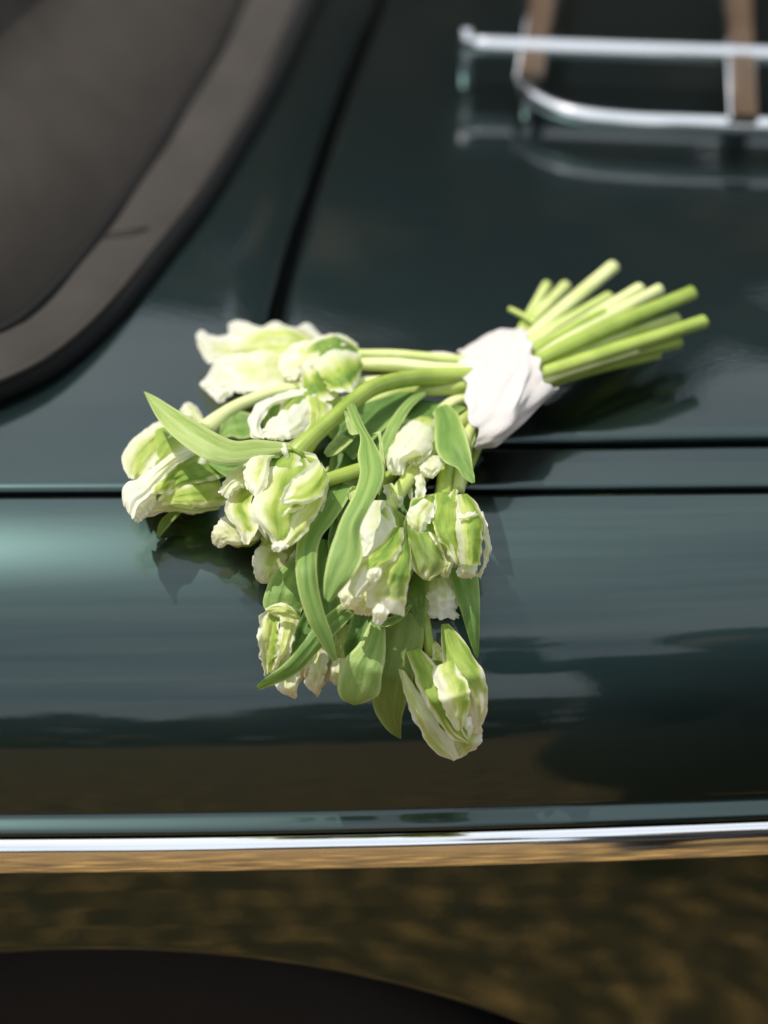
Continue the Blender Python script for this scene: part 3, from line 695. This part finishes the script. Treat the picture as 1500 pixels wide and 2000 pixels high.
# greener head in front of it
t = tulip('green tulip with curled white edges beside the open white one')
bud(t, (705, 700, 4.2), (580, 725, 4.0), 1.45, 7, g0=.2)
pet(t, [(698, 672), (668, 652), (637, 652), (605, 664), (570, 675), (547, 700)], [(702, 692), (662, 687), (640, 692), (612, 712), (590, 717), (560, 718)], (4.6, 5.7, 5.2), g0=.45, wl=.25, wr=.4, frill=.2)
pet(t, [(612, 698), (568, 698), (544, 706), (546, 726)], [(616, 716), (592, 722), (577, 738), (560, 744)], (5.0, 5.5, 5.1), g0=.7, frill=.18)
pet(t, [(645, 702), (612, 711), (590, 722), (586, 762)], [(668, 762), (645, 782), (618, 787), (597, 777)], (5.2, 6.2, 5.8), g0=.06, wl=.22, wr=.2, vt=.86, bulge=-.3)
pet(t, [(704, 690), (656, 682), (628, 698), (612, 714)], [(708, 718), (694, 757), (668, 767), (642, 762)], (5.2, 6.9, 6.3), g0=.08, wl=.40, wr=.12, vt=.95, bulge=.65)
stem(t, [(950, 710, 4.2), (860, 702, 4.6), (780, 695, 4.7), (700, 694, 4.6)], .34)

# the head with the looped white petal
t = tulip('tulip with a white petal curled into a loop')
bud(t, (640, 790, 4.2), (530, 835, 4.4), 1.2, 8, g0=.35)
pet(t, [(590, 765), (605, 790), (602, 830), (562, 868)], [(636, 786), (648, 796), (628, 842), (592, 874)], (6.0, 6.5, 6.2), g0=.36, wl=.1, wr=.22, frill=.26, teeth=.5)
pet(t, [(562, 775), (530, 788), (510, 828)], [(580, 790), (548, 814), (518, 842)], (5.2, 5.3, 5.1), g0=.06, wl=0, wr=0, vt=2)
pet(t, [(600, 758), (548, 769), (506, 785), (487, 815), (486, 850), (503, 858)], [(600, 774), (552, 786), (527, 798), (513, 820), (511, 842), (533, 853)], (5.8, 6.6, 6.2), g0=.95, bulge=.45, thick=.0013)
pet(t, [(608, 772), (562, 798), (530, 815), (512, 838)], [(618, 832), (582, 852), (546, 862), (514, 858)], (5.8, 7.0, 6.6), g0=.85, bulge=.6, frill=.18)
stem(t, [(920, 760, 4), (800, 765, 4.2), (700, 780, 4.4), (630, 795, 4.4)], .32)

# head tucked under the cloth
t = tulip('white knob of a tulip tucked in beside the cloth wrap')
bud(t, (838, 822, 3.4), (790, 930, 3.2), 1.2, 9, g0=.5)
pet(t, [(788, 925), (795, 960), (800, 976)], [(799, 925), (807, 960), (809, 973)], (4, 4.2, 4.0), g0=.8, ns=14, nt=7, bulge=.1)
pet(t, [(748, 948), (755, 975), (770, 992)], [(766, 943), (787, 970), (786, 990)], (4.4, 4.7, 4.4), g0=.5, ns=14, bulge=.3)
pet(t, [(812, 908), (810, 940), (812, 972)], [(827, 908), (832, 945), (830, 972)], (4.6, 4.8, 4.4), g0=.75, ns=16, nt=7, bulge=.2)
pet(t, [(836, 820), (797, 822), (776, 848), (757, 885), (757, 912), (766, 928)], [(848, 828), (849, 860), (832, 882), (812, 896), (797, 902), (786, 928)], (4.2, 6.0, 5.2), g0=.85, wl=.0, wr=.0, vt=2, bulge=.9, frill=.15)
pet(t, [(803, 885), (792, 895), (801, 908)], [(846, 858), (842, 885), (816, 912)], (5.0, 5.6, 5.2), g0=.45, bulge=.4, ns=14)
pet(t, [(815, 888), (820, 915), (831, 932)], [(868, 890), (869, 906), (847, 935)], (5.0, 5.4, 5.0), g0=.72, bulge=.4, ns=14)
stem(t, [(960, 775, 3.6), (890, 785, 3.8), (838, 828, 3.6)], .34)

# heads showing only their tips
t = tulip('white tulip tip behind the hanging leaf')
bud(t, (862, 1105, 1.4), (866, 1200, 1.6), 1.1, 10, g0=.5)
pet(t, [(834, 1128), (832, 1170), (838, 1207)], [(884, 1128), (890, 1170), (897, 1210)], (2.2, 2.9, 2.4), g0=.62, vt=.3, bulge=.4, frill=.18, cut=True)
stem(t, [(940, 850, 2), (880, 1000, 1.4), (862, 1110, 1.4)], .3)
t = tulip('yellow green tulip folded behind a leaf at lower left')
bud(t, (560, 1190, 2.4), (562, 1345, 2.0), 1.3, 11, g0=.35, blush=.5)
pet(t, [(535, 1325), (546, 1350), (572, 1364)], [(588, 1305), (584, 1335), (577, 1366)], (2.8, 3.2, 2.8), g0=.65, blush=.8, ns=14)
pet(t, [(532, 1183), (508, 1205), (502, 1250), (507, 1290), (517, 1322)], [(552, 1188), (547, 1225), (543, 1260), (537, 1290), (532, 1308)], (3.2, 4.2, 3.8), g0=.28, wl=.42, wr=.05, vt=.9, bulge=-.35, frill=.2)
pet(t, [(547, 1196), (543, 1240), (540, 1280), (533, 1308)], [(586, 1206), (577, 1240), (562, 1275), (540, 1304)], (4.0, 4.9, 4.5), g0=.52, wl=.2, wr=.2, vt=.8, bulge=.35)
pet(t, [(517, 1190), (540, 1177), (565, 1181), (586, 1208)], [(530, 1200), (550, 1206), (570, 1207), (584, 1212)], (4.6, 5.3, 5.0), g0=.52, wl=.1, wr=.1, vt=2, ns=16, bulge=.3)
stem(t, [(930, 800, 2.6), (740, 950, 2.4), (610, 1120, 2.4), (562, 1195, 2.6)], .3)
t = tulip('pink tinged tulip tips at the lower edge of the bouquet')
bud(t, (630, 1200, 1.8), (615, 1345, 1.6), 1.1, 12, g0=.4, blush=.6)
pet(t, [(596, 1255), (601, 1310), (597, 1338), (617, 1360)], [(642, 1265), (638, 1310), (631, 1340), (623, 1363)], (2.6, 3.2, 2.8), g0=.62, blush=.7, bulge=.35)
pet(t, [(612, 1255), (596, 1300), (592, 1322)], [(625, 1260), (612, 1305), (600, 1330)], (2.8, 3.0, 2.6), g0=.6, blush=.6, ns=14)
stem(t, [(900, 820, 2), (740, 1000, 1.8), (632, 1205, 1.8)], .28)
t = tulip('cream tulip tip beside the folded leaf')
bud(t, (690, 1215, 1.6), (662, 1325, 1.8), 1.0, 13, g0=.5, blush=.5)
pet(t, [(650, 1285), (645, 1318), (651, 1337)], [(686, 1285), (674, 1325), (662, 1340)], (2.8, 3.2, 2.8), g0=.65, blush=.6, ns=14)
stem(t, [(900, 830, 2), (760, 1040, 1.6), (690, 1220, 1.6)], .28)
t = tulip('cream tulip peeping out under the ruffled one')
bud(t, (515, 1000, 2.0), (432, 1050, 1.8), 1.15, 14, g0=.5, blush=.3)
pet(t, [(475, 1005), (432, 1013), (415, 1038), (413, 1060)], [(505, 1052), (472, 1066), (447, 1062), (429, 1072)], (2.8, 3.5, 2.8), g0=.62, blush=.3, bulge=.4, frill=.18)
stem(t, [(900, 780, 2.6), (700, 890, 2.4), (520, 998, 2.2)], .3)
t = tulip('small cream and green tulip above the wide leaf')
bud(t, (570, 1050, 1.8), (512, 1125, 1.6), 1.15, 15, g0=.45)
pet(t, [(525, 1058), (498, 1075), (493, 1110), (504, 1136), (527, 1141)], [(566, 1068), (557, 1100), (546, 1122), (531, 1144)], (2.2, 3.2, 2.7), g0=.42, wl=.4, wr=.25, vt=.8, blush=.4, bulge=.5)
stem(t, [(900, 800, 2.4), (740, 900, 2.2), (572, 1048, 1.9)], .3)

# leaves
leaf([(575, 866), (500, 858), (458, 861), (410, 839), (350, 803), (305, 775), (281, 764)], [(575, 880), (505, 897), (455, 908), (405, 899), (350, 863), (309, 820), (282, 768)], (7.2, 9.0, 8.8), .78, blush=.12, bulge=.45, frill=.03)
leaf([(672, 783), (689, 825), (704, 852), (698, 890), (703, 920), (693, 960), (668, 1010), (652, 1050), (640, 1090), (633, 1130), (633, 1168)], [(692, 788), (713, 835), (734, 870), (749, 905), (747, 940), (731, 975), (712, 1010), (702, 1040), (709, 1085), (688, 1127), (645, 1178)], (8.0, 9.2, 9.2, 8.4, 7.8), .55, bulge=.3, frill=.12, ns=44, teeth=.2)
leaf([(724, 848), (738, 850), (740, 900), (735, 962)], [(743, 841), (747, 862), (753, 920), (741, 968)], (8.3, 8.6, 8.0), .85, frill=.12, bulge=.1)
leaf([(668, 775), (672, 805), (680, 842), (688, 850)], [(684, 782), (694, 810), (702, 835), (700, 848)], (7.8, 8.2, 8.0), .95, frill=.14)
leaf([(640, 942), (610, 985), (590, 1020), (580, 1060), (577, 1110), (584, 1160), (600, 1210), (625, 1255), (649, 1291)], [(692, 948), (674, 985), (647, 1025), (627, 1050), (619, 1090), (621, 1140), (633, 1195), (649, 1240), (659, 1289)], (4.6, 5.8, 6.6, 6.2, 5.6), .55, bulge=.3, frill=.04)
leaf([(848, 798), (849, 850), (854, 885), (874, 906), (893, 914), (903, 930), (922, 944)], [(872, 788), (896, 810), (911, 850), (918, 880), (923, 910), (928, 942)], (4.6, 6.0, 5.6), .52, frill=.2, bulge=-.3, hr=.3)
leaf([(905, 830), (908, 850), (912, 880)], [(935, 800), (930, 850), (920, 880)], (4.2, 4.2, 4.0), .7)
leaf([(872, 1110), (889, 1160), (905, 1210), (920, 1260), (931, 1286)], [(932, 1105), (937, 1160), (937, 1220), (935, 1285)], (2.8, 3.0, 2.4), .40, bulge=.2, frill=.03)
leaf([(672, 1178), (622, 1215), (586, 1262), (551, 1300), (520, 1322), (501, 1340)], [(692, 1200), (652, 1242), (617, 1277), (586, 1311), (546, 1333), (505, 1348)], (4.2, 5.2, 4.4), .45, bulge=.25, hl=.25)
leaf([(592, 1195), (575, 1240), (570, 1272)], [(614, 1212), (607, 1245), (582, 1272)], (4.2, 4.6, 4.6), .25)
leaf([(732, 1195), (702, 1255), (671, 1290), (659, 1330), (664, 1362), (690, 1377)], [(753, 1222), (753, 1280), (746, 1320), (741, 1355), (716, 1371), (695, 1377)], (3.0, 4.2, 3.6), .68, bulge=.4, frill=.1)
leaf([(770, 1180), (745, 1260), (728, 1340), (730, 1385), (755, 1425), (781, 1443)], [(824, 1190), (828, 1250), (812, 1310), (794, 1370), (784, 1410), (784, 1443)], (2.4, 2.8, 1.8), .48, blush=.45, bulge=.25)
leaf([(760, 1120), (755, 1160), (770, 1210)], [(835, 1120), (838, 1170), (830, 1225)], (2.6, 3.0, 2.6), .35, blush=.2)
leaf([(577, 1092), (536, 1118), (520, 1150), (516, 1188), (562, 1217)], [(612, 1100), (602, 1150), (592, 1185), (582, 1217)], (3.0, 3.8, 3.6), .50, bulge=.35)
leaf([(622, 1050), (618, 1120), (626, 1205)], [(655, 1060), (655, 1140), (668, 1195)], (3.4, 3.8, 3.4), .32)
leaf([(690, 1185), (680, 1230), (671, 1265), (676, 1292)], [(748, 1190), (742, 1230), (717, 1265), (685, 1290)], (2.8, 3.2, 2.8), .30)
leaf([(690, 1160), (645, 1195), (629, 1212)], [(694, 1172), (655, 1205), (634, 1219)], (5.2, 4.6, 4.4), .85, bulge=.1)
leaf([(735, 1195), (760, 1205), (785, 1195), (800, 1180)], [(740, 1225), (765, 1222), (790, 1205), (805, 1182)], (3.4, 3.6, 3.4), .6)
leaf([(740, 770), (692, 800), (655, 860), (640, 925)], [(915, 795), (850, 835), (765, 870), (725, 940)], (3.8, 4.4, 3.2), .34, bulge=.4)
leaf([(700, 760), (660, 800), (640, 850)], [(840, 768), (760, 830), (690, 900)], (5.0, 5.0, 4.4), .36)
leaf([(828, 758), (790, 785), (763, 820), (742, 870), (744, 900)], [(832, 770), (803, 797), (778, 842), (758, 885), (748, 905)], (5.4, 5.9, 5.4), .58, bulge=.15)
leaf([(332, 998), (312, 1020), (304, 1050)], [(358, 998), (336, 1020), (309, 1052)], (1.6, 1.3, .8), .55, blush=.2)
leaf([(505, 812), (462, 803), (436, 820), (428, 852)], [(505, 850), (472, 857), (452, 852), (433, 858)], (3.4, 3.8, 3.4), .50)
leaf([(485, 893), (440, 900), (402, 898)], [(475, 940), (440, 930), (408, 906)], (4.2, 4.4, 4.0), .42)
leaf([(695, 800), (657, 850), (640, 882)], [(695, 852), (672, 880), (650, 893)], (5.6, 5.6, 5.2), .45)
leaf([(665, 845), (640, 870), (632, 885)], [(690, 860), (660, 885), (640, 893)], (5.9, 6.0, 5.6), .75)
leaf([(690, 950), (655, 1000), (640, 1060), (650, 1110)], [(740, 950), (710, 1010), (700, 1060), (680, 1110)], (3.2, 3.6, 3.2), .26)
leaf([(770, 900), (740, 960), (735, 1020), (745, 1060)], [(850, 900), (815, 950), (800, 1010), (770, 1060)], (2.4, 2.6, 2.4), .22)
leaf([(640, 1180), (620, 1230), (615, 1280)], [(700, 1190), (690, 1250), (660, 1300)], (2.0, 2.2, 2.0), .25)
leaf([(700, 950), (686, 950), (678, 968), (690, 985)], [(706, 962), (694, 962), (690, 970), (694, 980)], (6.4, 6.8, 6.6), .95, frill=.12)
leaf([(560, 930), (600, 960), (640, 1000)], [(640, 920), (660, 970), (660, 1030)], (3.6, 4.0, 3.6), .25)
stem(bq, [(820, 860, 3.8), (740, 905, 4.6), (690, 922, 5.2), (640, 938, 5.4), (606, 950, 5.2)], .36)
stem(bq, [(945, 725, 4.6), (850, 720, 5.0), (770, 712, 5.0), (690, 712, 4.8)], .33)
stem(bq, [(950, 752, 4.6), (860, 760, 4.6), (780, 768, 4.4), (700, 800, 4.2)], .36)
stem(bq, [(955, 800, 4.0), (915, 850, 3.9), (905, 895, 3.6), (893, 960, 3.2)], .36)

# cut stems on the other side of the cloth
for (x0, y0, h0, x1, y1, h1, r_) in [(1000, 690, 3.0, 1198, 521, 3.4, .42), (990, 690, 2.4, 1105, 558, 2.0, .36), (995, 680, 2.6, 1068, 556, 2.2, .30), (1000, 700, 3.6, 1190, 580, 3.0, .36),
                                  (1005, 710, 4.2, 1250, 564, 4.0, .40), (1010, 715, 4.8, 1288, 566, 4.8, .38), (1010, 725, 5.2, 1352, 572, 5.6, .44), (1010, 735, 4.8, 1250, 612, 4.6, .40),
                                  (1015, 735, 4.4, 1322, 622, 3.8, .38), (1015, 745, 5.4, 1375, 628, 5.0, .42), (1015, 755, 4.4, 1326, 668, 3.4, .38), (1010, 765, 3.8, 1285, 690, 2.6, .38), (1005, 745, 3.2, 1230, 640, 2.4, .38),
                                  (1010, 728, 3.6, 1240, 590, 3.2, .36), (1000, 715, 5.0, 1180, 612, 5.2, .36), (1012, 758, 5.0, 1240, 682, 4.6, .36)]:
    bx_, by_ = (x1-x0)*.5, (y1-y0)*.5
    sg = random.uniform(-6, 6)
    stem(bq, [(x0-40, y0+18, h0), (x0, y0, h0), (x0+bx_, y0+by_+sg, (h0+h1)/2+.1), (x1, y1, h1)], r_*.90, ends=True)
stem(bq, [(1045, 632, 3.4), (1020, 616, 3.6), (996, 604, 3.6)], .16, ends=True)

# white cloth wrapped round the stems
def mat_cloth():
    m, t, b = node_mat('white_cotton'); setp(b, Base_Color=(.49, .455, .43, 1), Roughness=.9, Sheen_Weight=.2)
    tcx = t.nodes.new('ShaderNodeTexCoord'); n = t.nodes.new('ShaderNodeTexNoise'); n.inputs['Scale'].default_value = 900; n.inputs['Detail'].default_value = 3
    n2 = t.nodes.new('ShaderNodeTexNoise'); n2.inputs['Scale'].default_value = 120; n2.inputs['Detail'].default_value = 4
    a = t.nodes.new('ShaderNodeMath'); a.operation = 'ADD'
    bp = t.nodes.new('ShaderNodeBump'); bp.inputs['Strength'].default_value = .45; bp.inputs['Distance'].default_value = .001
    for q in (n, n2): t.links.new(tcx.outputs['Object'], q.inputs[0])
    t.links.new(n.outputs[0], a.inputs[0]); t.links.new(n2.outputs[0], a.inputs[1]); t.links.new(a.outputs[0], bp.inputs['Height']); t.links.new(bp.outputs[0], b.inputs['Normal'])
    return m
CLOTH = mat_cloth()
def wrap_rows(kr, th_n, axis, major, h0, rd, ph):
    rows = []
    for i in range(kr):
        v = i/(kr-1)
        ax = catmull(axis, 21)[int(round(v*20))] if kr <= 21 else np.array([np.interp(v*20, range(21), catmull(axis, 21)[:, k]) for k in range(2)])
        mj = np.array([np.interp(v, np.linspace(0, 1, len(major)), [m_[k] for m_ in major]) for k in range(2)])
        hh = np.interp(v, np.linspace(0, 1, len(h0)), h0); rr = np.interp(v, np.linspace(0, 1, len(rd)), rd)
        rw = []
        for j in range(th_n):
            th = 2*math.pi*j/th_n
            cx_, sx_ = math.cos(th), math.sin(th)
            f = .99+.06*noise.noise(Vector((cx_*1.4, sx_*1.4, v*1.8+ph)))+.05*noise.noise(Vector((cx_*3.2, sx_*3.2, v*4+ph+5)))
            q_ = (th/math.pi*1.5+v*1.4+.25*noise.noise(Vector((cx_*2, sx_*2, v*2)))) % 1.0        # slanting turns of the cloth, each lapping the next
            f += .085*(q_**1.5)*min(1, (1-q_)*9)
            f += .034*math.sin(th*7+v*9+3*noise.noise(Vector((cx_*2, sx_*2, v*3+9))))*math.sin(math.pi*v)
            edge = (abs(v-.5)*2)**6*.06*noise.noise(Vector((math.cos(th)*3, math.sin(th)*3, ph+v)))
            axd = np.array(axis[-1])-np.array(axis[0])
            p = ax+mj*math.cos(th)*f+axd*edge*2.2
            rw.append(spot(p[0], p[1], hh+rr*math.sin(th)*f))
        rows.append(rw)
    return rows
rows = wrap_rows(56, 128, [(914, 782), (960, 760), (1010, 728), (1050, 702)], [(-20, -95), (-20, -98), (-25, -82), (-33, -60)], (3.4, 3.7, 4.1, 4.2), (2.4, 2.7, 2.7, 2.5), 1.7)
me = grid_mesh('cloth_wrap', rows, wrap=True); o = link('cloth_wrap', me, CLOTH); put(o, bq)
s = o.modifiers.new('thickness', 'SOLIDIFY'); s.thickness = .0012; s.offset = -1
d = o.modifiers.new('smooth', 'SUBSURF'); d.levels = 1; d.render_levels = 1
# the loose end of the cloth: a fold lying across it and a tail over the stems
fold = blade('cloth_tail', bq, [(905, 700), (880, 690), (850, 688), (835, 690)], [(915, 708), (890, 704), (862, 697), (838, 695)], (4.8, 4.6, 4.4), mat=CLOTH, ns=14, nt=7, bulge=.15, frill=.06, thick=.0012)
# ------------------------------------------------------------------ the photographer, mirrored as a dark shape in the fender
def mat_plain(name, col, rough=.8): return mat_simple(name, col, rough, bump=(300, .2), var=.2)
ph = thing('person', 'photographer in dark coat and trousers standing beside the car, seen only as a reflection', 'person', (.50, -1.22, 0))
def body(name, joints, bones, mat, parent):
    me = bpy.data.meshes.new(name); keys = list(joints)
    me.from_pydata([joints[k][:3] for k in keys], [(keys.index(a), keys.index(b_)) for a, b_ in bones], [])
    o = bpy.data.objects.new(name, me); COL.objects.link(o); me.materials.append(mat); o.parent = parent
    md = o.modifiers.new('skin', 'SKIN'); md.use_smooth_shade = True
    for i, k in enumerate(keys):
        r_ = joints[k][3]; sv = me.skin_vertices[0].data[i]; sv.radius = r_ if hasattr(r_, '__len__') else (r_, r_); sv.use_root = (i == 0)
    s = o.modifiers.new('smooth', 'SUBSURF'); s.levels = 2; s.render_levels = 2
    return o
# local space: +y faces the car, the left arm (towards -x) holds the camera out
J = {'pelvis': (0, 0, .95, (.22, .14)), 'waist': (0, 0, 1.12, (.21, .13)), 'chest': (0, .01, 1.33, (.23, .13)), 'neck': (0, .01, 1.50, .06), 'head': (0, .05, 1.60, (.085, .10)), 'crown': (0, .05, 1.71, (.075, .09)),
     'sl': (-.19, .02, 1.43, .065), 'el': (-.30, .12, 1.27, .05), 'wl': (-.33, .30, 1.44, .035), 'sr': (.19, .02, 1.43, .065), 'er': (.28, .02, 1.15, .05), 'wr': (.27, .10, .92, .035),
     'coat': (-.06, .02, .70, (.27, .17)), 'hem': (-.10, .03, .36, (.36, .20)), 'hl': (-.10, 0, .90, .10), 'kl': (-.11, .02, .50, .065), 'al': (-.12, -.02, .09, .045), 'tl': (-.13, .13, .035, .035), 'hr': (.10, 0, .90, .10), 'kr': (.11, .02, .50, .065), 'ar': (.12, -.02, .09, .045), 'tr': (.14, .13, .035, .035)}
BN = [('pelvis', 'waist'), ('waist', 'chest'), ('chest', 'neck'), ('neck', 'head'), ('head', 'crown'), ('chest', 'sl'), ('sl', 'el'), ('el', 'wl'), ('chest', 'sr'), ('sr', 'er'), ('er', 'wr'),
      ('pelvis', 'coat'), ('coat', 'hem'), ('pelvis', 'hl'), ('hl', 'kl'), ('kl', 'al'), ('al', 'tl'), ('pelvis', 'hr'), ('hr', 'kr'), ('kr', 'ar'), ('ar', 'tr')]
body('body', J, BN, mat_plain('dark_clothes', (.012, .013, .014)), ph)
SKIN = mat_plain('skin', (.45, .28, .2), .5)
# face, hair, hands
fc = link('face', grid_mesh('face', [[(math.sin(a)*.078*w_, .052+math.cos(a)*.088*w_, z) for a in np.linspace(-1.9, 1.9, 15)] for z, w_ in ((1.515, .75), (1.54, .95), (1.57, 1.03), (1.60, 1.06), (1.63, 1.08), (1.66, 1.08), (1.69, 1.03))]), SKIN); fc.parent = ph
hr_ = link('hair', grid_mesh('hair', [[(math.cos(a)*.098*w_, .035+math.sin(a)*.118*w_, z) for a in np.linspace(0, 2*math.pi, 21)] for z, w_ in ((1.655, 1.02), (1.69, 1.04), (1.73, .98), (1.765, .78), (1.785, .45), (1.79, .05))]), mat_plain('dark_hair', (.02, .014, .01))); hr_.parent = ph
def hand(w_, d_, up):
    w_, d_, up = Vector(w_), Vector(d_).normalized(), Vector(up).normalized(); sd_ = d_.cross(up)
    J = {'w': (*w_, .03), 'p': (*(w_+d_*.06), (.04, .02))}; B_ = [('w', 'p')]
    for k, (s, ln) in enumerate(((-.03, .07), (-.01, .085), (.01, .08), (.03, .06))):
        J['k%d' % k] = (*(w_+d_*.085+sd_*s), .010); J['m%d' % k] = (*(w_+d_*(.085+ln*.55)+sd_*s*1.1-up*.012), .009); J['t%d' % k] = (*(w_+d_*(.085+ln*.85)+sd_*s*1.1-up*.04), .007)
        B_ += [('p', 'k%d' % k), ('k%d' % k, 'm%d' % k), ('m%d' % k, 't%d' % k)]
    J['u0'] = (*(w_+d_*.03+sd_*.045-up*.01), .011); J['u1'] = (*(w_+d_*.07+sd_*.06-up*.03), .008); B_ += [('w', 'u0'), ('u0', 'u1')]
    body('hand', J, B_, SKIN, ph)
hand((-.33, .30, 1.44), (-.1, .8, .3), (0, -.3, 1)); hand((.27, .10, .92), (0, .2, -1), (.2, 1, .2))
